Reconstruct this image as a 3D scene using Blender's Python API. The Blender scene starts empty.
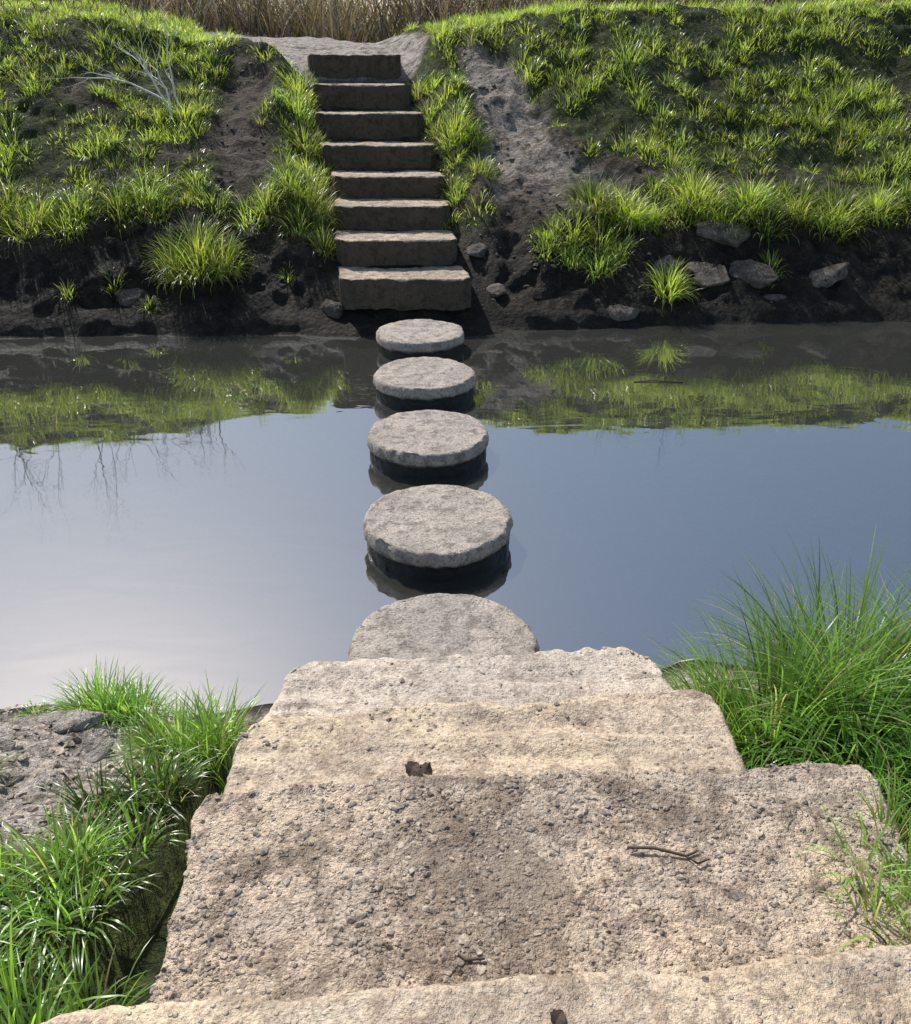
import bpy, bmesh, math, random
import numpy as np
from mathutils import Vector, noise as mnoise
random.seed(4); rng=np.random.default_rng(7)
scene=bpy.context.scene
col=scene.collection
# ---------------------------------------------------------------- noise
T=rng.random((256,256))
def vn(x,y):
    x=np.asarray(x,float)+500.; y=np.asarray(y,float)+500.
    xi=np.floor(x).astype(int); yi=np.floor(y).astype(int)
    fx=x-xi; fy=y-yi
    fx=fx*fx*(3-2*fx); fy=fy*fy*(3-2*fy)
    a=T[xi&255,yi&255]; b=T[(xi+1)&255,yi&255]; c=T[xi&255,(yi+1)&255]; d=T[(xi+1)&255,(yi+1)&255]
    return (a*(1-fx)+b*fx)*(1-fy)+(c*(1-fx)+d*fx)*fy
def fbm(x,y,o=4,off=0.):
    s=0;a=.5;t=0
    x=np.asarray(x,float)+off*13.7; y=np.asarray(y,float)+off*7.3
    for i in range(o):
        s=s+a*vn(x,y); t+=a; a*=.5; x=x*2.03+11.1; y=y*2.03+5.7
    return s/t-.5
def sst(a,b,x):
    t=np.clip((x-a)/(b-a),0,1); return t*t*(3-2*t)
# ---------------------------------------------------------------- layout
ST_Y=[7.602,8.13,8.651,9.167,9.70,10.247,10.793,11.357]
ST_Z=[.444,.683,.907,1.12,1.366,1.644,1.915,2.218]
ST_X=[-.433,-.532,-.619,-.651,-.788,-.929,-1.055,-1.182]
ST_W=[1.176,1.148,1.132,1.13,1.21,1.19,1.12,1.106]
def yfar(x):
    x=np.asarray(x,float)
    return 7.55+.6*np.tanh(x*.13)+.22*fbm(x*1.3,x*0+3,3)
def ynear(x):
    x=np.asarray(x,float)
    return 2.48+.25*sst(.3,1.,x)+.2*fbm(x*2,x*0+9,3)
def xpath(y): return np.interp(y,[7.6,11.36,12.2,13.5,20,60],[-.433,-1.185,-1.6,-2.2,-4.8,-20])
def gullyL(x,y):
    c=-1.92-.17*(y-8)
    return (1-sst(.16,.38,np.abs(x-c+.25*fbm(y*1.3,y*0+1,2))))*(1-sst(11.2,12.,y))
def gullyR(x,y):
    c=np.interp(y,[8.4,9.2,10,11,11.6],[1.2,.95,.55,.35,.05])
    hw=np.interp(y,[8.4,9.2,10,11,11.6],[.9,.66,.42,.30,.15])
    q=np.abs(x-c+.6*fbm(x*1.5,y*1.5,4,2))
    return (1-sst(hw*.7,hw*1.2,q))*(1-sst(11.3,11.9,y))
def pathm(x,y):
    hw=np.interp(y,[7,11.3,12.2,20],[.60,.60,1.25,1.6])+.25*fbm(x*2,y*2,2,5)
    return 1-sst(hw,hw+.18,np.abs(x-xpath(y)))
def H(x,y):
    x=np.asarray(x,float); y=np.asarray(y,float)
    d=y-yfar(x)
    cr=np.interp(x,[-12,-5,-4,-3,-1.5,0,1.5,5,12],[.25,.12,-.02,-.24,-.32,-.08,.06,.1,.1])
    zf=np.interp(d,[-3,-.9,0,.10,.4,.8,1.0,2.2,3.4,4.1,6,14,40,200],[-.42,-.22,0,.13,.36,.72,.86,1.5,2.18,2.6,2.66,2.6,2.9,6])
    zf=zf+cr*sst(2.2,4,d)
    n=fbm(x*1.1,y*1.1,5,1)*.38*sst(.1,1.2,d)+fbm(x*5,y*5,3,3)*.11*sst(.0,.3,d)
    n=n+ (np.abs(fbm(x*2.4,y*3.2,4,8))*-.35)*sst(.02,.3,d)*(1-sst(.8,1.3,d))
    n=n+fbm(x*11,y*11,3,13)*.05*sst(.05,.3,d)*(1-sst(4,5,d))
    zf=zf+n*(1-.75*sst(4.5,7,d))
    zf=zf-.10*gullyL(x,y)*sst(.3,1,d)-.12*gullyR(x,y)*sst(.6,1.2,d)
    zs=np.interp(y,[7.2,7.6]+[v+.26 for v in ST_Y]+[13,16,22],[.0,.1]+[v-.11 for v in ST_Z]+[2.33,2.5,2.5])
    hw=np.interp(y,[11.3,12.4],[.55,.95])
    w=1-sst(hw,hw+.45,np.abs(x-xpath(y)))
    w=w*sst(7.2,7.5,y)*(1-sst(16,22,y))
    zf=zf*(1-w)+(zs+fbm(x*4,y*4,3)*.05)*w
    d2=ynear(x)-y
    zn=np.interp(d2,[-2,-1,-.3,0,.12,.5,1.0,1.6,2.6,6,60,200],[-.42,-.36,-.16,0,.06,.2,.34,.46,.56,.7,1.2,1.5])
    zn=zn+(fbm(x*2,y*2,4,6)*.12+fbm(x*8,y*8,3,4)*.08+np.abs(fbm(x*5,y*9,4,14))*-.09)*sst(.0,.3,d2)
    under=(np.abs(x-.15)<.9)&(y<2.3)
    zn=np.where(under,np.minimum(zn,.5*sst(0,2.2,d2)),zn)
    m=sst(4.2,5.4,y)
    bed=fbm(x*3,y*3,4,9)*.08*(1-sst(-.5,-.2,d))*(1-sst(-.3,0,d2))
    return zn*(1-m)+zf*m+bed
def grassm(x,y):
    d=y-yfar(x)
    thr=.92+.5*fbm(x*1.1,y*0+2,3,7)+.2*(x<-1.5)
    far=sst(thr-.08,thr+.12,d)
    g=far*(1-gullyL(x,y))*(1-gullyR(x,y))
    g=g*(1-pathm(x,y))
    bare=sst(.10,.18,fbm(x*1.2,y*2.0,4,11))*(1-sst(10.3,11.4,y))
    g=g*(1-.85*bare)
    d2=ynear(x)-y
    near=sst(.25,.45,d2+.3*fbm(x*3,y*3,2,3))
    mudl=(1-sst(-1.15,-.95,x+.2*fbm(x*4,y*4,2,2)))*sst(1.55,1.7,y+.2*fbm(x*3,y*3,2,1))
    near=near*(1-mudl)
    return np.where(y<5,near,g)
# ---------------------------------------------------------------- mesh helpers
def link(ob,parent=None):
    col.objects.link(ob)
    if parent is not None: ob.parent=parent
    return ob
def np_mesh(name,V,loops,starts,mat=None,colors=None,smooth=True,parent=None):
    me=bpy.data.meshes.new(name)
    V=np.asarray(V,np.float32)
    me.vertices.add(len(V)); me.vertices.foreach_set('co',V.ravel())
    me.loops.add(len(loops)); me.loops.foreach_set('vertex_index',np.asarray(loops,np.int32))
    me.polygons.add(len(starts)); me.polygons.foreach_set('loop_start',np.asarray(starts,np.int32))
    me.polygons.foreach_set('use_smooth',np.full(len(starts),smooth,dtype=bool))
    me.update(calc_edges=True)
    if colors is not None:
        at=me.color_attributes.new('Col','FLOAT_COLOR','POINT')
        c=np.ones((len(V),4),np.float32); c[:,:3]=colors
        at.data.foreach_set('color',c.ravel())
    if mat: me.materials.append(mat)
    return link(bpy.data.objects.new(name,me),parent)
def grid_mesh(name,X,Y,Z,mat,colors=None,parent=None):
    ni,nj=X.shape
    idx=np.arange(ni*nj).reshape(ni,nj)
    q=np.stack([idx[:-1,:-1],idx[1:,:-1],idx[1:,1:],idx[:-1,1:]],-1).reshape(-1,4)
    V=np.stack([X,Y,Z],-1).reshape(-1,3)
    return np_mesh(name,V,q.ravel(),np.arange(len(q))*4,mat,colors,True,parent)
# ---------------------------------------------------------------- materials
def newmat(name):
    m=bpy.data.materials.new(name); m.use_nodes=True
    nt=m.node_tree; nt.nodes.clear()
    return m,nt,nt.nodes,nt.links
class NB:
    def __init__(s,nt): s.nt=nt
    def n(s,t,**k):
        nd=s.nt.nodes.new(t)
        for a,b in k.items(): setattr(nd,a,b)
        return nd
    def l(s,a,b): s.nt.links.new(a,b)
    def noise(s,vec,scale,detail=4,rough=.6,dist=0):
        n=s.n('ShaderNodeTexNoise'); n.inputs['Scale'].default_value=scale; n.inputs['Detail'].default_value=detail
        n.inputs['Roughness'].default_value=rough; n.inputs['Distortion'].default_value=dist
        s.l(vec,n.inputs['Vector']); return n.outputs['Fac']
    def ramp(s,fac,stops):
        r=s.n('ShaderNodeValToRGB'); e=r.color_ramp.elements
        while len(e)<len(stops): e.new(.5)
        for i,(p,c) in enumerate(stops):
            e[i].position=p
            e[i].color=(c,c,c,1) if isinstance(c,(int,float)) else (*c,1)
        s.l(fac,r.inputs['Fac']); return r.outputs['Color']
    def mix(s,f,a,b,mode='MIX'):
        m=s.n('ShaderNodeMix',data_type='RGBA',blend_type=mode)
        for sock,v in ((m.inputs[0],f),(m.inputs[6],a),(m.inputs[7],b)):
            if isinstance(v,bpy.types.NodeSocket): s.l(v,sock)
            elif isinstance(v,(int,float)): sock.default_value=v if sock==m.inputs[0] else (v,v,v,1)
            else: sock.default_value=(*v,1)
        return m.outputs[2]
    def math(s,op,a,b=0.,clamp=False):
        m=s.n('ShaderNodeMath',operation=op,use_clamp=clamp)
        for i,v in enumerate((a,b)):
            if isinstance(v,bpy.types.NodeSocket): s.l(v,m.inputs[i])
            else: m.inputs[i].default_value=v
        return m.outputs[0]
    def bump(s,h,dist,strength=1,prev=None):
        b=s.n('ShaderNodeBump'); b.inputs['Distance'].default_value=dist; b.inputs['Strength'].default_value=strength
        s.l(h,b.inputs['Height'])
        if prev is not None: s.l(prev,b.inputs['Normal'])
        return b.outputs['Normal']
    def voro(s,vec,scale,feature='F1'):
        v=s.n('ShaderNodeTexVoronoi',feature=feature); v.inputs['Scale'].default_value=scale; s.l(vec,v.inputs['Vector']); return v
    def principled(s,color,rough,normal=None,spec=.5):
        p=s.n('ShaderNodeBsdfPrincipled')
        for sock,v in ((p.inputs['Base Color'],color),(p.inputs['Roughness'],rough)):
            if isinstance(v,bpy.types.NodeSocket): s.l(v,sock)
            elif isinstance(v,(int,float)): sock.default_value=v
            else: sock.default_value=(*v,1)
        p.inputs['Specular IOR Level'].default_value=spec
        if normal is not None: s.l(normal,p.inputs['Normal'])
        return p.outputs[0]
    def out(s,sh):
        o=s.n('ShaderNodeOutputMaterial'); s.l(sh,o.inputs['Surface'])
def pos(b): return b.n('ShaderNodeNewGeometry').outputs['Position']

def stone_mat(name,c1,c2,c3,wetz=None,dark_sides=0.,gravel=.5,wetpatch=0.,bumpd=.006,s1=2.2):
    m,nt,_,_=newmat(name); b=NB(nt); P=pos(b)
    n1=b.noise(P,s1,5,.70,.4); n2=b.noise(P,13,5,.78,.3); n3=b.noise(P,85,3,.8)
    c=b.mix(b.ramp(n1,[(.43,0),(.55,1)]),c1,c2)
    c=b.mix(b.ramp(n2,[(.49,0),(.60,.85)]),c,c3)
    v=b.voro(P,70)
    sep=b.n('ShaderNodeSeparateColor'); b.l(v.outputs['Color'],sep.inputs[0])
    sel=b.math('GREATER_THAN',sep.outputs[1],1-.5*gravel-.08)
    dome=b.ramp(v.outputs['Distance'],[(.0,1),(.26,.8),(.40,0)])
    pm=b.math('MULTIPLY',b.math('MULTIPLY',sel,dome),b.ramp(n1,[(.3,1),(.6,.4)]))
    c=b.mix(b.math('MULTIPLY',pm,.75),c,b.ramp(sep.outputs[0],[(0,(.06,.045,.035)),(.35,(.20,.15,.11)),(.7,(.36,.30,.24)),(1,(.6,.54,.47))]))
    c=b.mix(1,c,b.ramp(n3,[(.30,.50),(.46,1.0),(.72,1.5)]),'MULTIPLY')
    rough=b.ramp(n2,[(.3,.6),(.7,.95)])
    g=b.n('ShaderNodeNewGeometry')
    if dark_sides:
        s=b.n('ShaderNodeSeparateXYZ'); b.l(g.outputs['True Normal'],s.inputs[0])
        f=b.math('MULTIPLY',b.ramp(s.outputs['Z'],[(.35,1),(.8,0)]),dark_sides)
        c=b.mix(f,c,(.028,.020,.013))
    if wetz is not None:
        s=b.n('ShaderNodeSeparateXYZ'); b.l(P,s.inputs[0])
        zz=b.math('ADD',s.outputs['Z'],b.math('MULTIPLY',b.noise(P,9,3),.05))
        f=b.ramp(zz,[(wetz,1),(wetz+.03,0)])
        c=b.mix(f,c,(.014,.013,.010)); rough=b.mix(f,rough,.25)
    if wetpatch:
        f=b.ramp(b.noise(P,2.6,6,.75,.6),[(.51,0),(.57,1)])
        c=b.mix(b.math('MULTIPLY',f,wetpatch),c,(.12,.078,.05)); rough=b.mix(f,rough,.38)
    h=b.math('ADD',b.math('MULTIPLY',n2,1.2),b.math('MULTIPLY',n3,.5))
    h=b.math('ADD',h,b.math('MULTIPLY',pm,.5))
    b.out(b.principled(c,rough,b.bump(h,bumpd*2.2,1.),.35)); return m
M_slabA=stone_mat('worn_grey_stone',(.56,.46,.36),(.46,.385,.31),(.29,.23,.18),gravel=.25,bumpd=.006,wetpatch=.2)
M_slab=stone_mat('sandy_stone',(.58,.445,.30),(.49,.385,.28),(.30,.22,.155),gravel=.3,bumpd=.006,wetpatch=.28)
M_slabC=stone_mat('gravelly_concrete',(.57,.435,.31),(.45,.355,.27),(.25,.185,.135),gravel=.9,wetpatch=.5,bumpd=.011)
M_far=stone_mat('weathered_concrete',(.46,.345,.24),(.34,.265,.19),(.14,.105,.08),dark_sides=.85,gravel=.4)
M_step=stone_mat('stepping_stone_concrete',(.40,.335,.275),(.31,.265,.22),(.17,.145,.12),wetz=.09,gravel=.5,bumpd=.006,s1=4)
M_rock=stone_mat('bank_rock',(.15,.12,.095),(.09,.07,.055),(.035,.028,.022),wetz=.05,gravel=.1,s1=5,bumpd=.01)
M_rock2=stone_mat('pale_rock',(.36,.31,.26),(.25,.21,.175),(.10,.08,.065),wetz=.03,gravel=.1,s1=5,bumpd=.01)

def ground_mat():
    m,nt,_,_=newmat('bank_earth'); b=NB(nt); P=pos(b)
    at=b.n('ShaderNodeAttribute',attribute_name='Col'); s=b.n('ShaderNodeSeparateColor'); b.l(at.outputs['Color'],s.inputs[0])
    n1=b.noise(P,1.7,4,.65,.5); n2=b.noise(P,9,6,.78,.4); n3=b.noise(P,55,3,.8); v=b.voro(P,22)
    dirt=b.mix(b.ramp(n1,[(.35,0),(.65,1)]),(.055,.038,.026),(.12,.09,.066))
    dirt=b.mix(b.ramp(n2,[(.40,.85),(.53,0)]),dirt,(.018,.013,.009))
    pale=b.mix(b.ramp(n2,[(.40,0),(.54,1)]),(.15,.118,.09),(.50,.43,.37))
    wet=b.mix(b.ramp(n2,[(.42,0),(.68,1)]),(.009,.007,.005),(.044,.032,.021))
    green=b.mix(b.ramp(n2,[(.4,0),(.6,1)]),(.022,.028,.010),(.07,.085,.024))
    c=b.mix(s.outputs[2],dirt,pale)
    c=b.mix(s.outputs[1],c,wet)
    c=b.mix(s.outputs[0],c,green)
    c=b.mix(1,c,b.ramp(n3,[(.3,.4),(.7,1.55)]),'MULTIPLY')
    rough=b.mix(s.outputs[1],.92,.72)
    h=b.math('ADD',b.math('MULTIPLY',n2,1.4),b.math('MULTIPLY',n3,.3)); h=b.math('SUBTRACT',h,b.math('MULTIPLY',v.outputs['Distance'],.4))
    b.out(b.principled(c,rough,b.bump(h,.05,1.),.2)); return m
M_ground=ground_mat()

def grass_mat(name,tr=.45,rough=.33):
    m,nt,_,_=newmat(name); b=NB(nt)
    at=b.n('ShaderNodeAttribute',attribute_name='Col')
    p=b.principled(at.outputs['Color'],rough,None,.6)
    t=b.n('ShaderNodeBsdfTranslucent'); b.l(b.mix(1,at.outputs['Color'],(1.9,2.0,1.0),'MULTIPLY'),t.inputs['Color'])
    mx=b.n('ShaderNodeMixShader'); mx.inputs[0].default_value=tr
    b.l(p,mx.inputs[1]); b.l(t.outputs[0],mx.inputs[2]); b.out(mx.outputs[0]); return m
M_grass=grass_mat('grass_blades',.5); M_dry=grass_mat('dry_stalks',.15,.7)

def water_mat():
    m,nt,_,_=newmat('river_water'); b=NB(nt); P=pos(b)
    mp=b.n('ShaderNodeMapping'); mp.inputs['Scale'].default_value=(.6,1.2,1); b.l(P,mp.inputs['Vector'])
    h=b.math('ADD',b.noise(mp.outputs[0],2.6,2,.5,.5),b.math('MULTIPLY',b.noise(mp.outputs[0],16,1,.5),.06))
    N=b.bump(h,.0018,1.)
    fr=b.n('ShaderNodeFresnel'); fr.inputs['IOR'].default_value=3.6; b.l(N,fr.inputs['Normal'])
    gl=b.n('ShaderNodeBsdfGlossy'); gl.inputs['Roughness'].default_value=.015; gl.inputs['Color'].default_value=(1,1,1,1); b.l(N,gl.inputs['Normal'])
    tr=b.n('ShaderNodeBsdfTransparent'); tr.inputs['Color'].default_value=(.9,.84,.66,1)
    df=b.n('ShaderNodeBsdfDiffuse'); df.inputs['Color'].default_value=(.10,.10,.085,1)
    m1=b.n('ShaderNodeMixShader'); m1.inputs[0].default_value=.34; b.l(tr.outputs[0],m1.inputs[1]); b.l(df.outputs[0],m1.inputs[2])
    m2=b.n('ShaderNodeMixShader'); b.l(fr.outputs[0],m2.inputs[0]); b.l(m1.outputs[0],m2.inputs[1]); b.l(gl.outputs[0],m2.inputs[2])
    b.out(m2.outputs[0]); return m
M_water=water_mat()
def plain(name,c,rough=.8):
    m,nt,_,_=newmat(name); b=NB(nt); P=pos(b)
    n=b.noise(P,30,3); b.out(b.principled(b.mix(n,[v*.6 for v in c],[v*1.3 for v in c]),rough,b.bump(n,.004))); return m
M_bark=plain('grey_bark',(.10,.08,.06)); M_dead=plain('bleached_wood',(.72,.67,.56)); M_leaf=plain('dead_leaf',(.05,.03,.02)); M_twig=plain('brown_twig',(.09,.06,.04))
M_peb=stone_mat('pebble',(.42,.34,.26),(.24,.19,.15),(.08,.062,.05),gravel=0,bumpd=.002,s1=40)
# ---------------------------------------------------------------- ground
def axis(lo,hi,a,b,step):
    inner=np.arange(a,b+1e-6,step)
    g=[];s=step;p=a
    while p>lo: s*=1.25; p-=s; g.append(p)
    left=g[::-1]; g=[];s=step;p=b
    while p<hi: s*=1.25; p+=s; g.append(p)
    return np.array(left+list(inner)+g)
ax=axis(-200,200,-6.5,6.5,.03); ay=axis(-120,260,-.6,13,.03)
GX,GY=np.meshgrid(ax,ay,indexing='ij')
GZ=H(GX,GY)
gm=grassm(GX,GY)
d=GY-yfar(GX); d2=ynear(GX)-GY
wet=np.where(GY>5,1-sst(.55,1.25,d+.5*fbm(GX*2,GY*2,3,2)),1-sst(.05,.2,d2))
pale=np.where(GY>5,np.clip(pathm(GX,GY)*sst(11.2,11.5,GY)+.6*gullyR(GX,GY)*sst(8.6,9.4,GY)+.05*gullyL(GX,GY),0,1),1.)
C=np.stack([gm,wet,pale],-1).reshape(-1,3)
grid_mesh('ground',GX,GY,GZ,M_ground,C)
wx,wy=np.meshgrid(np.linspace(-200,200,41),np.linspace(1.0,9.3,9),indexing='ij')
grid_mesh('river_water',wx,wy,wx*0,M_water)
# ---------------------------------------------------------------- slabs
def slab(name,FL,FR,BL,BR,z,drop,mat,parent,step=.012,amp=.012,er=.012,seed=1,wob=.03,ridge=0.,lowf=1.,cord=.03):
    FL,FR,BL,BR=[np.array(p,float) for p in (FL,FR,BL,BR)]
    W=np.linalg.norm(FR-FL); L=np.linalg.norm(FL-BL)
    nu=int(W/step); nv=max(6,int(L/step))
    s=np.concatenate([[0,0,0,0],np.linspace(0,1,nu),[1,1,1,1]]); ds=np.concatenate([[drop,drop*.6,drop*.3,.03],np.zeros(nu),[.03,drop*.3,drop*.6,drop]])
    t=np.concatenate([[0,0,0,0],np.linspace(0,1,nv),[1,1,1,1]]); dt=np.concatenate([[drop,drop*.6,drop*.3,.03],np.zeros(nv),[.03,drop*.3,drop*.6,drop]])
    S,Tt=np.meshgrid(s,t,indexing='ij'); DS,DT=np.meshgrid(ds,dt,indexing='ij')
    X=(BL[0]*(1-S)+BR[0]*S)*(1-Tt)+(FL[0]*(1-S)+FR[0]*S)*Tt
    Y=(BL[1]*(1-S)+BR[1]*S)*(1-Tt)+(FL[1]*(1-S)+FR[1]*S)*Tt
    cu=np.minimum(S*W,(1-S)*W); cv=np.minimum(Tt*L,(1-Tt)*L)
    de=np.minimum(cu,cv)
    k=1-np.clip(de/.12,0,1)
    X2=X+k*wob*2*fbm(X*5,Y*5+z*9,6,seed); Y2=Y+k*wob*2*(fbm(X*7+40,Y*7+z*9,6,seed+1)+.25*fbm(X*40,Y*40,3,seed))
    cor=np.clip(1-(cu+cv)/.09,0,1)*cord
    X2=X2+cor*np.where(S<.5,1,-1); Y2=Y2+cor*np.where(Tt<.5,1,-1)
    r=er*(.5+3.5*np.clip(fbm(X*7,Y*7,4,seed+2)+.15,0,1))
    q=1-np.clip(de/r,0,1)
    Z=z-r*.8*(1-np.sqrt(np.clip(1-q*q,0,1)))
    Z=Z+lowf*amp*.8*fbm(X*3,Y*3,2,seed+3)+amp*1.1*fbm(X*18,Y*18,4,seed+4)+ridge*fbm(X*1.5,Y*15,4,seed+5)
    Z=Z-np.maximum(DS,DT)
    return grid_mesh(name,X2,Y2,Z,mat,None,parent),(X2,Y2,Z,np.maximum(DS,DT)==0)
def empty(name,loc=(0,0,0)):
    e=bpy.data.objects.new(name,None); e.empty_display_size=.2; return link(e)
near=empty('stone_steps')
tops=[]
o,t_=slab('lower_tread',(-.57,2.32),(.66,2.41),(-.60,1.80),(.80,1.9),.335,.45,M_slabA,near,seed=3,amp=.012,ridge=.028,wob=.045,step=.009); tops.append(t_)
o,t_=slab('middle_tread',(-.64,1.95),(.80,2.065),(-.62,1.45),(.80,1.5),.43,.45,M_slab,near,seed=6,ridge=.042,amp=.012,wob=.035,step=.009); tops.append(t_)
o,t_=slab('landing_slab',(-.64,1.57),(1.09,1.67),(-.60,.85),(1.0,.9),.525,.4,M_slabC,near,seed=9,amp=.016,step=.006,ridge=.006,wob=.032); tops.append(t_)
o,t_=slab('upper_landing_slab',(-.78,.915),(1.25,1.07),(-.76,-.7),(1.2,-.7),.66,.4,M_slab,near,seed=12,amp=.012,wob=.03); tops.append(t_)
far=empty('stone_steps.001')
for i in range(8):
    x,y,z,w=ST_X[i],ST_Y[i],ST_Z[i],ST_W[i]
    yb=(ST_Y[i+1]+.08) if i<7 else y+.5
    xb=ST_X[i+1] if i<7 else x-.08
    sk=random.uniform(-.04,.04)
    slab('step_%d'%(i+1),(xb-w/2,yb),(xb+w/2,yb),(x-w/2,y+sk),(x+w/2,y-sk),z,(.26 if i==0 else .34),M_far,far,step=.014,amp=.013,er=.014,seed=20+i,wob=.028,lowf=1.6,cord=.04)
# ---------------------------------------------------------------- stepping stones
def disc(cx,cy,R,zt,seed):
    prof=[(0,0)]+[(r,0) for r in np.linspace(.03,.95,34)]+[(.97,-.004),(.985,-.011),(.996,-.022),(1.0,-.036),(1.003,-.052),(1.0,-.064),(.985,-.074),(.955,-.078),(.945,-.09),(.96,-.11),(.965,-.15),(.95,-.25),(.93,-.55)]
    na=200
    P=np.array(prof); A=np.linspace(0,2*np.pi,na,endpoint=False)
    r=P[:,0][:,None]*R; zz=P[:,1][:,None]+0*A[None]
    ca,sa=np.cos(A)[None],np.sin(A)[None]
    ang=fbm(ca*1.6+seed*3,sa*1.6,4,seed)
    rr=r*(1+.04*ang)+ (P[:,0][:,None]>.9)*(.02*fbm(ca*9+zz*30,sa*9+seed,4,seed+1))
    chip=np.clip(fbm(ca*4+seed,sa*4,4,seed+4)-.08,0,1)*.2
    rr=rr-chip*R*(P[:,0][:,None]>.95)*(zz>-.07)
    X=cx+rr*ca; Y=cy+rr*sa
    Z=zt+zz+.015*fbm(X*4,Y*4,3,seed)+.010*fbm(X*20,Y*20,4,seed)
    V=np.stack([X,Y,Z],-1)
    n=len(prof)
    idx=np.arange(n*na).reshape(n,na); nx=np.roll(idx,-1,1)
    q=np.stack([idx[:-1],idx[1:],nx[1:],nx[:-1]],-1).reshape(-1,4)
    return np_mesh('stepping_stone',V.reshape(-1,3),q.ravel(),np.arange(len(q))*4,M_step)
for i,(x,y) in enumerate([(-.045,2.67),(-.09,3.72),(-.17,4.82),(-.225,5.92),(-.295,7.0)]):
    disc(x,y,.372,.155,i+1)
# ---------------------------------------------------------------- grass blade builder
class Blades:
    def __init__(s): s.b=[];s.az=[];s.L=[];s.t0=[];s.t1=[];s.w=[];s.c=[]
    def add(s,b,az,L,t0,t1,w,c):
        s.b.append(b);s.az.append(az);s.L.append(L);s.t0.append(t0);s.t1.append(t1);s.w.append(w);s.c.append(c)
    def build(s,name,mat,seg=3,parent=None):
        b=np.concatenate(s.b);az=np.concatenate(s.az);L=np.concatenate(s.L);t0=np.concatenate(s.t0);t1=np.concatenate(s.t1);w=np.concatenate(s.w);c=np.concatenate(s.c)
        N=len(b); wa=az+np.pi/2+rng.normal(0,.5,N)
        wd=np.stack([np.cos(wa),np.sin(wa),0*wa],-1); dr=np.stack([np.cos(az),np.sin(az)],-1)
        nv=2*seg+1; V=np.zeros((N,nv,3)); CC=np.zeros((N,nv,3))
        p=b.copy()
        for k in range(seg+1):
            f=k/seg
            root_tone=.5+.55*min(1,f*1.6)  # blade's own colour, darker at the root
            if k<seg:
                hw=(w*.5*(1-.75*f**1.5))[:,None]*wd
                V[:,2*k]=p-hw; V[:,2*k+1]=p+hw; CC[:,2*k]=CC[:,2*k+1]=c*root_tone
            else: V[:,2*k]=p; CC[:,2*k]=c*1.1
            th=t0+(t1-t0)*((k+.5)/seg); st=L/seg
            p=p+np.stack([dr[:,0]*np.sin(th)*st,dr[:,1]*np.sin(th)*st,np.cos(th)*st],-1)
        base=(np.arange(N)*nv)[:,None]
        pat=[];starts=[];o=0
        for k in range(seg-1):
            pat+=[2*k,2*k+1,2*k+3,2*k+2]; starts.append(o); o+=4
        pat+=[2*seg-2,2*seg-1,2*seg]; starts.append(o); o+=3
        loops=(base+np.array(pat)[None]).ravel(); st=((np.arange(N)*o)[:,None]+np.array(starts)[None]).ravel()
        return np_mesh(name,V.reshape(-1,3),loops,st,mat,CC.reshape(-1,3),True,parent)
def tufts(B,cx,cy,nper,R,L,w,droop=.9,c0=(.085,.14,.022),cvar=.25,dead=.05,zoff=0,zfix=None):
    cx=np.asarray(cx,float);cy=np.asarray(cy,float);n=len(cx)
    R=np.broadcast_to(R,(n,));L=np.broadcast_to(L,(n,))
    I=np.repeat(np.arange(n),nper); N=len(I)
    az=rng.random(N)*2*np.pi; rad=np.sqrt(rng.random(N))
    x=cx[I]+R[I]*rad*np.cos(az); y=cy[I]+R[I]*rad*np.sin(az)
    z=(H(x,y) if zfix is None else np.full(N,zfix))-.012+zoff
    l=L[I]*(.5+.65*rng.random(N))*(1-.25*rad)
    t0=rad*.45+rng.normal(0,.14,N); t1=t0+droop*(.3+rng.random(N))*(.5+.7*rad)
    az2=az+rng.normal(0,.45,N)
    cc=np.array(c0)[None]*(1+cvar*rng.normal(0,1,(n,1)))[I]
    hue=rng.random((n,1))[I]*.6
    cc=cc*(1-hue)+hue*cc*np.array([1.35,1.05,.9])
    cc=cc*(1+.25*rng.normal(0,1,(N,1)))
    dm=(rng.random(N)<dead)[:,None]
    cc=np.where(dm,np.array([.42,.35,.22])[None]*(.6+.6*rng.random((N,1))),cc)
    cc=np.clip(cc,.008,.6)
    B.add(np.stack([x,y,z],-1),az2,l,t0,t1,w*(.6+.7*rng.random(N)),cc)
FAR=(.255,.34,.085); NEAR=(.18,.31,.075)
B=Blades()
sx,sy=np.meshgrid(np.arange(-7.6,7.6,.19),np.arange(7.8,13.6,.19),indexing='ij')
sx=(sx+rng.uniform(-.11,.11,sx.shape)).ravel(); sy=(sy+rng.uniform(-.11,.11,sy.shape)).ravel()
g=grassm(sx,sy); dens=sst(-.16,.06,fbm(sx*1.6,sy*2.2,3,15))
k=rng.random(len(sx))<g*(.38+.62*dens)
sx,sy=sx[k],sy[k]; dens=dens[k]
hgt=(.10+.22*np.clip(fbm(sx*2.,sy*2.,2,17)+.45,0,1)*rng.random(len(sx))**.8)*(.65+.35*dens)*1.15
tufts(B,sx,sy,84,.09+.09*rng.random(len(sx)),hgt,.0078,1.6,c0=FAR,cvar=.26,dead=.07)
n=36000
ux=rng.uniform(-8,8,n); uy=rng.uniform(7.8,16,n); k=rng.random(n)<grassm(ux,uy)*(.45+.55*(uy>11.6)); ux,uy=ux[k],uy[k]
tufts(B,ux,uy,1,.01,.07,.008,.6,c0=(.14,.19,.05),cvar=.3,dead=.15)
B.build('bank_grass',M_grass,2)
B=Blades()
ex=np.arange(-8,8,.2); ex=ex+rng.uniform(-.09,.09,len(ex))
eyy=yfar(ex)+.93+.5*fbm(ex*1.1,ex*0+2,3,7)+.2*(ex<-1.5)+rng.normal(0,.06,len(ex))
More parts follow.
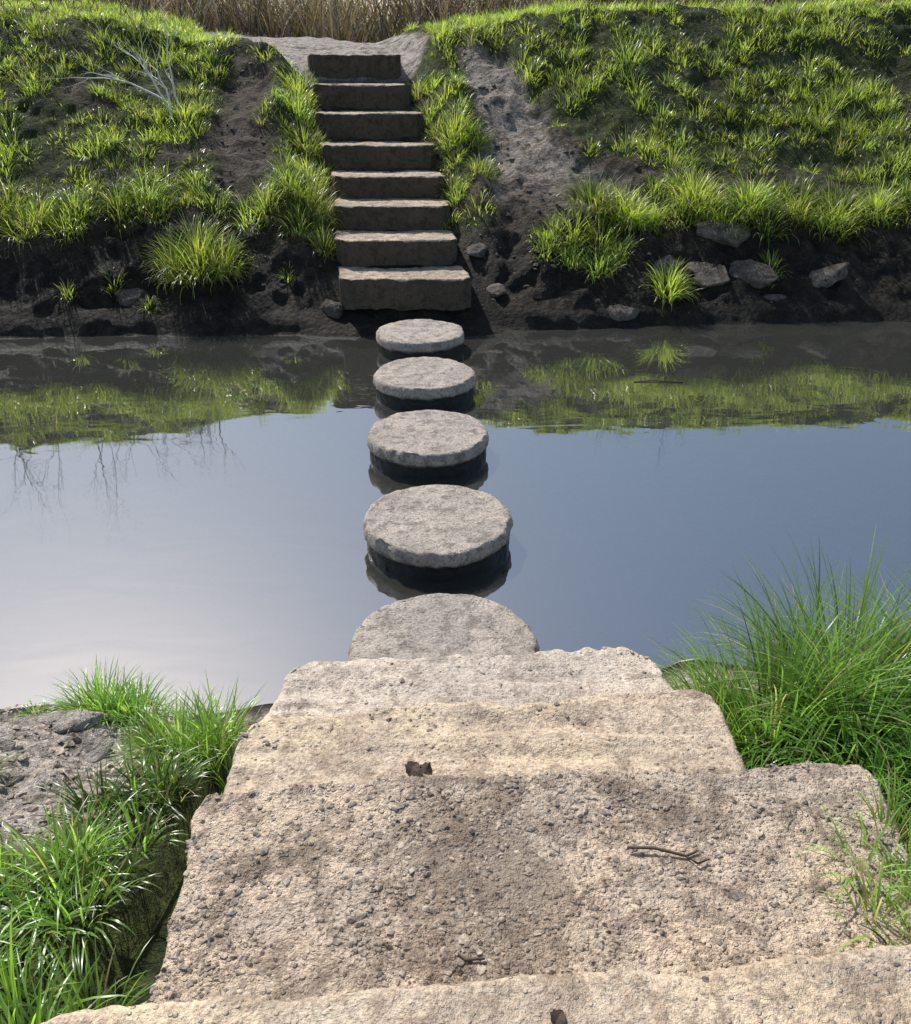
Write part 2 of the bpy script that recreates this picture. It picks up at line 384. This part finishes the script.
k=(np.abs(ex+.5)>.95)&(rng.random(len(ex))<.75)&~((ex>.1)&(ex<.85))
ex,eyy=ex[k],eyy[k]
tufts(B,ex,eyy,210,.15,.16+.22*rng.random(len(ex)),.0075,2.0,c0=FAR,dead=.10)
spec=[(-2.36,7.95,.22,.46,650),(-2.15,8.0,.16,.36,360),(-2.6,7.97,.15,.34,300),(-1.42,8.75,.2,.42,560),(-1.25,8.3,.12,.28,240),(-1.5,9.3,.15,.28,280),(-1.62,9.9,.17,.32,340),(-1.75,10.4,.17,.32,320),(-1.8,10.9,.17,.30,320),(-1.4,9.6,.1,.2,140),(-1.55,10.2,.1,.2,140),(-1.7,10.7,.1,.2,140),
 (-.02,9.2,.12,.22,200),(.02,9.0,.1,.2,160),(-.02,9.95,.22,.34,460),(.2,9.9,.14,.24,240),(-.3,10.5,.14,.24,220),(.25,9.2,.13,.24,200),(-.42,11.0,.14,.22,200),(-.05,8.75,.08,.16,90),(.0,9.55,.1,.18,120),(-.2,10.2,.1,.2,140),
 (1.35,8.15,.14,.26,220),(1.1,8.2,.11,.22,140),(1.55,8.3,.12,.24,160),(1.98,7.98,.12,.34,280),(2.05,8.1,.1,.22,120),(3.0,8.25,.1,.2,120),(.85,8.2,.1,.18,100),
 (1.35,8.8,.22,.38,480),(1.65,8.8,.22,.36,440),(2.35,8.85,.22,.38,460),(2.9,8.8,.18,.32,320),(3.4,8.85,.22,.40,420),(3.8,8.85,.22,.40,420),(4.2,8.9,.2,.3,320),
 (-3.1,7.8,.08,.16,80),(-2.75,7.62,.06,.12,50),(-3.5,7.7,.08,.16,80),(-4.0,8.25,.2,.3,300),(-3.6,8.4,.2,.28,300),(-1.55,7.95,.06,.14,60)]
for (x,y,R,L,n_) in spec: tufts(B,[x],[y],n_,R,L,.0078,1.9,c0=FAR,dead=.12)
B.build('grass_tufts',M_grass,4)
# near left grass
B=Blades()
pts=[(-1.30,2.43,.11,.22,320),(-1.18,2.40,.09,.20,220),(-1.52,2.38,.04,.09,60),(-.80,2.2,.09,.24,200),(-.92,2.12,.12,.24,220),(-.73,2.02,.08,.24,170),(-1.02,2.2,.08,.18,100),(-1.45,1.9,.04,.14,60),(-1.6,1.75,.05,.14,70)]
for x,y,R,L,n_ in pts: tufts(B,[x],[y],n_,R,L,.0058,1.4,c0=NEAR,dead=.04)
sx,sy=np.meshgrid(np.arange(-2.4,-.62,.13),np.arange(-.2,2.1,.13),indexing='ij')
sx=(sx+rng.uniform(-.07,.07,sx.shape)).ravel(); sy=(sy+rng.uniform(-.07,.07,sy.shape)).ravel()
k=(sx<-.74)&~((sx<-1.02+.1*(sy-1.8))&(sy>1.5+.15*np.sin(sx*9)))&(rng.random(len(sx))<.82); sx,sy=sx[k],sy[k]
tufts(B,sx,sy,66,.06,.15+.15*rng.random(len(sx)),.0066,1.4,c0=NEAR,cvar=.2,dead=.06)
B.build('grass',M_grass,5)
# right big tuft
B=Blades()
for x,y,R,L,n_ in [(1.05,2.14,.15,.56,560),(1.30,2.22,.17,.66,580),(1.6,2.15,.18,.62,500),(1.22,1.93,.13,.40,340),(1.5,1.9,.16,.40,320),(.90,2.2,.11,.40,300),(1.9,2.1,.2,.50,320),(1.35,1.75,.12,.26,180),(2.2,2.0,.2,.4,260),(.88,2.02,.06,.22,90)]:
    tufts(B,[x],[y],n_,R,L,.0078,1.5,c0=NEAR,dead=.06,cvar=.15)
sx,sy=np.meshgrid(np.arange(1.2,3.0,.14),np.arange(-.2,1.8,.14),indexing='ij')
sx=(sx+rng.uniform(-.06,.06,sx.shape)).ravel(); sy=(sy+rng.uniform(-.06,.06,sy.shape)).ravel()
tufts(B,sx,sy,60,.07,.15+.1*rng.random(len(sx)),.006,1.35,c0=NEAR,dead=.07)
tufts(B,[.93,1.0,.90,1.03,1.05,1.0,.96],[1.33,1.25,1.2,1.42,1.15,1.05,1.12],44,.06,.18,.0055,1.6,c0=NEAR,dead=.3,zfix=.52)
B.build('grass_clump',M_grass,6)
B=Blades()
n=4500
ux=np.concatenate([rng.uniform(-7,-2.4,n),rng.uniform(2.9,7,n)]); uy=rng.uniform(-1,2.3,2*n)
tufts(B,ux,uy,3,.05,.16,.009,1.2,c0=NEAR)
B.build('meadow_grass',M_grass,2)
# scrub behind the crest
B=Blades()
n=42000
ux=rng.uniform(-24,22,n); uy=17+14*rng.random(n)**1.1
k=((np.abs(ux-xpath(uy))>1.5)|(uy>20))&(rng.random(n)<.45+.55*sst(-.15,.1,fbm(ux*.5,uy*.5,3,4))); ux,uy=ux[k],uy[k]; n=len(ux)
az=rng.random(n)*6.28; cc=np.array([.25,.175,.13])[None]*(.3+1.0*rng.random((n,1)))*(.5+1.2*sst(-.2,.2,fbm(ux*.8,uy*.8,3,44)))[:,None]
gr=(rng.random(n)<.2)[:,None]; cc=np.where(gr,np.array([.08,.09,.035])[None],cc)
B.add(np.stack([ux,uy,H(ux,uy)],-1),az,.7+1.7*rng.random(n),rng.random(n)*.9,.3+1.3*rng.random(n),.014+.018*rng.random(n),cc)
B.build('scrub',M_dry,3)
# ---------------------------------------------------------------- branches
class Tubes:
    def __init__(s): s.V=[];s.F=[];s.n=0
    def tube(s,pts,radii,k=5):
        pts=[Vector(p) for p in pts]
        for i,p in enumerate(pts):
            d=(pts[min(i+1,len(pts)-1)]-pts[max(i-1,0)]).normalized()
            a=d.orthogonal().normalized(); b_=d.cross(a)
            for j in range(k):
                t=2*math.pi*j/k
                s.V.append(p+(a*math.cos(t)+b_*math.sin(t))*radii[i])
        for i in range(len(pts)-1):
            for j in range(k):
                s.F.append((s.n+i*k+j,s.n+i*k+(j+1)%k,s.n+(i+1)*k+(j+1)%k,s.n+(i+1)*k+j))
        s.n+=len(pts)*k
    def branch(s,p,d,L,r,depth,spread=.6,curl=.12,up=.0):
        p=Vector(p);d=Vector(d).normalized();n=7;pts=[p.copy()];rad=[r];dirs=[d.copy()]
        for i in range(n):
            d=(d+Vector([random.gauss(0,curl) for _ in range(3)])+Vector((0,0,up))).normalized()
            p=p+d*L/n; pts.append(p.copy()); rad.append(r*(1-.8*(i+1)/n)); dirs.append(d.copy())
        s.tube(pts,rad)
        if depth>0:
            for i in range(2,n+1):
                if random.random()<.75:
                    q=(dirs[i]+Vector([random.gauss(0,spread) for _ in range(3)])).normalized()
                    s.branch(pts[i],q,L*random.uniform(.35,.6),rad[i]*.7,depth-1,spread,curl,up)
    def build(s,name,mat):
        me=bpy.data.meshes.new(name); me.from_pydata([tuple(v) for v in s.V],[],s.F); me.materials.append(mat)
        for p in me.polygons: p.use_smooth=True
        return link(bpy.data.objects.new(name,me))
def hz(x,y): return float(H(np.array([x]),np.array([y]))[0])
t=Tubes()
for (x,y,dx,dz,L) in [(-3.0,10.0,-.6,.9,.95),(-3.0,9.9,-.25,.8,.8),(-3.1,10.2,-.9,.7,1.0),(-2.95,10.1,-.5,1.1,.9)]:
    t.branch((x,y,hz(x,y)+.02),(dx,.35,dz),L,.015,2,.35,.12)
t.build('dry_branch',M_dead)
for (x,y,L) in [(-4.6,11.6,1.1),(-3.9,11.8,.8),(-5.4,11.4,1.3),(-6.3,11.4,1.4),(2.2,12.2,.6),(3.2,12.2,.7)]:
    t=Tubes()
    for q in range(7):
        t.branch((x+random.uniform(-.35,.35),y,hz(x,y)-.03),(random.gauss(0,.5),random.gauss(0,.2),1),L*random.uniform(.5,1),.005,2,.45,.10,.0)
    t.build('bare_sapling',M_bark)
# ---------------------------------------------------------------- rocks
def rock(name,loc,size,rot,seed,mat=M_rock):
    r=random.Random(seed); bm=bmesh.new()
    for i in range(16):
        v=Vector((r.gauss(0,1),r.gauss(0,1),r.gauss(0,1))).normalized()*r.uniform(.8,1.15)
        v=Vector((v.x,v.y,max(-.6,min(.6,v.z))*1.3))
        bm.verts.new((v.x*size[0],v.y*size[1],v.z*size[2]))
    res=bmesh.ops.convex_hull(bm,input=bm.verts)
    bmesh.ops.delete(bm,geom=[g for g in res['geom_interior'] if isinstance(g,bmesh.types.BMVert)],context='VERTS')
    bmesh.ops.bevel(bm,geom=bm.edges[:],offset=min(size)*.12,segments=1,affect='EDGES',profile=.6)
    bmesh.ops.triangulate(bm,faces=bm.faces[:])
    for _ in range(2):
        long=[e for e in bm.edges if e.calc_length()>.03]
        bmesh.ops.subdivide_edges(bm,edges=long,cuts=1,use_grid_fill=False); bmesh.ops.triangulate(bm,faces=bm.faces[:])
    o3=Vector((seed*3.1,seed*1.7,0))
    for v in bm.verts:
        v.co+=v.co.normalized()*(mnoise.noise(v.co*9+o3)*.022+mnoise.noise(v.co*30+o3)*.009)
    me=bpy.data.meshes.new(name); bm.to_mesh(me); bm.free(); me.materials.append(mat)
    for p in me.polygons: p.use_smooth=False
    o=bpy.data.objects.new(name,me); o.location=loc; o.rotation_euler=rot; return link(o)
rk=[(2.35,8.2,.26,.20,.07),(2.75,8.2,.32,.2,.07),(2.55,8.5,.30,.18,.07),(1.5,7.76,.20,.12,.05),(1.15,8.75,.24,.14,.06),(3.5,8.2,.28,.18,.07),(3.05,8.05,.2,.14,.06),
    (-2.95,7.75,.16,.12,.05),(-2.0,8.4,.2,.14,.06),(.35,7.9,.14,.1,.05),(1.95,8.2,.22,.14,.05),(-1.13,7.68,.13,.13,.12),(.2,8.3,.15,.1,.06)]
for i,(x,y,a,b_,c) in enumerate(rk):
    sl=math.atan2(hz(x,y+.15)-hz(x,y-.15),.30)
    rock('rock',(x,y,hz(x,y)-c*.25),(a,b_,c),(sl*.85,random.uniform(-.3,.3),random.uniform(-.6,.6)),i+50)
for (x,y,a,b_,c,rz,sd) in [(.80,2.26,.12,.13,.08,.5,5),(.74,2.42,.12,.08,.06,.2,6),(-1.40,2.24,.20,.07,.035,.15,7),(-1.68,2.22,.12,.06,.03,-.2,8),(-1.22,2.10,.11,.06,.035,.6,9),(-1.5,2.05,.10,.05,.025,-.2,10)]:
    rock('rock',(x,y,hz(x,y)+(.03 if x>0 else -.008)),(a,b_,c),(.1,random.uniform(-.1,.1),rz),sd,M_rock2)
# ---------------------------------------------------------------- pebbles
bm=bmesh.new(); bmesh.ops.create_icosphere(bm,subdivisions=1,radius=1)
IV=np.array([v.co[:] for v in bm.verts]); IF=np.array([[v.index for v in f.verts] for f in bm.faces]); bm.free()
def pebbles(name,x,y,z,r,mat):
    n=len(x); nv=len(IV)
    V=IV[None]*(1+.28*rng.normal(0,1,(n,nv,1)))
    sc=np.stack([r*(.7+.7*rng.random(n)),r*(.7+.7*rng.random(n)),r*(.45+.35*rng.random(n))],-1)
    V=V*sc[:,None,:]; a=rng.random(n)*6.28; ca,sa=np.cos(a)[:,None],np.sin(a)[:,None]
    X=V[...,0]*ca-V[...,1]*sa; Y=V[...,0]*sa+V[...,1]*ca
    V=np.stack([X+x[:,None],Y+y[:,None],V[...,2]+z[:,None]],-1)
    L=(np.arange(n)*nv)[:,None,None]+IF[None]
    np_mesh(name,V.reshape(-1,3),L.ravel(),np.arange(n*len(IF))*3,mat,None,False)
PX=[];PY=[];PZ=[];PR=[]
for (t_,n) in zip(tops,[300,450,7000,900]):
    X,Y,Z,m_=t_; ii=np.argwhere(m_); pick=ii[rng.integers(0,len(ii),n)]
    x=X[pick[:,0],pick[:,1]];y=Y[pick[:,0],pick[:,1]];z=Z[pick[:,0],pick[:,1]]
    k=rng.random(n)<.15+.85*sst(-.1,.12,fbm(x*5,y*5,3,31)); x,y,z=x[k],y[k],z[k]
    PX.append(x);PY.append(y);PZ.append(z);PR.append(.0018+.0078*rng.random(len(x))**2.6)
x=rng.uniform(-2.2,-1.0,1600);y=rng.uniform(1.6,2.5,1600)
PX.append(x);PY.append(y);PZ.append(H(x,y));PR.append(.003+.016*rng.random(1600)**3)
pebbles('gravel',*[np.concatenate(q) for q in (PX,PY,PZ,PR)],M_peb)
x=rng.uniform(-3,3,1800);y=rng.uniform(7.8,11.5,1800);k=grassm(x,y)<.3;x,y=x[k],y[k]
k=np.abs(x-xpath(y))>.7; x,y=x[k],y[k]
pebbles('bank_stones',x,y,H(x,y)-.004,.006+.03*rng.random(len(x))**4,M_rock)
# ---------------------------------------------------------------- debris
def twig(pts,r,name='twig'):
    t=Tubes(); t.tube(pts,[r,r*1.2,r,r*.7][:len(pts)]); return t.build(name,M_twig)
twig([(.40,1.38,.535),(.46,1.375,.539),(.53,1.355,.536),(.56,1.37,.535)],.0035)
twig([(.53,1.355,.536),(.55,1.33,.541),(.575,1.345,.536)],.0028)
twig([(.0,1.12,.531),(.02,1.10,.535),(.06,1.105,.533)],.003)
twig([(1.35,6.15,.004),(1.5,6.17,.008),(1.72,6.14,.004)],.004)
def leaf(x,y,z,s,rz):
    bm=bmesh.new(); n=9; mid=[];l=[];r=[]
    for i in range(n):
        t=i/(n-1); w=math.sin(math.pi*t**.8)*.35*(1+.25*(i%2)); zz=.25*math.sin(t*3)
        mid.append(bm.verts.new((t-.5,0,zz))); l.append(bm.verts.new((t-.5,w,zz+.22*w+.1*random.random()))); r.append(bm.verts.new((t-.5,-w,zz+.3*w+.1*random.random())))
    for i in range(n-1):
        bm.faces.new((mid[i],mid[i+1],l[i+1],l[i])); bm.faces.new((mid[i+1],mid[i],r[i],r[i+1]))
    me=bpy.data.meshes.new('dead_leaf'); bm.to_mesh(me); bm.free(); me.materials.append(M_leaf)
    o=bpy.data.objects.new('dead_leaf',me); o.location=(x,y,z); o.scale=(s,s,s); o.rotation_euler=(0,0,rz); link(o)
leaf(-.115,1.72,.438,.055,1.2); leaf(-.085,1.71,.442,.05,2.6); leaf(.30,1.66,.438,.03,.4); leaf(.18,.9,.665,.035,1)
# ---------------------------------------------------------------- light
EL,AZ=math.radians(47),math.radians(-32)
w=bpy.data.worlds.new("World"); scene.world=w; w.use_nodes=True; nt=w.node_tree; nt.nodes.clear()
sk=nt.nodes.new('ShaderNodeTexSky'); sk.sky_type='NISHITA'; sk.sun_disc=False; sk.sun_elevation=EL; sk.sun_rotation=AZ
sk.air_density=1.3; sk.dust_density=1.6; sk.ozone_density=2.5
bg=nt.nodes.new('ShaderNodeBackground'); bg.inputs['Strength'].default_value=.15
ow=nt.nodes.new('ShaderNodeOutputWorld'); nt.links.new(sk.outputs[0],bg.inputs[0]); nt.links.new(bg.outputs[0],ow.inputs[0])
L=bpy.data.lights.new('sun','SUN'); L.energy=5; L.angle=math.radians(.5); L.color=(1,.97,.91)
so=link(bpy.data.objects.new('sun',L))
dv=Vector((math.sin(AZ)*math.cos(EL),math.cos(AZ)*math.cos(EL),math.sin(EL)))
so.rotation_euler=dv.to_track_quat('Z','Y').to_euler(); so.location=dv*30
# ---------------------------------------------------------------- camera
cam=bpy.data.cameras.new('camera'); co=link(bpy.data.objects.new('camera',cam))
co.location=(0,0,2.15); co.rotation_euler=(math.radians(90-27.95),0,0)
cam.sensor_fit='VERTICAL'; cam.sensor_height=24; cam.lens=24*850/1024; cam.clip_start=.05; cam.clip_end=600
scene.camera=co
scene.view_settings.view_transform='Standard'; scene.view_settings.look='None'; scene.view_settings.exposure=0
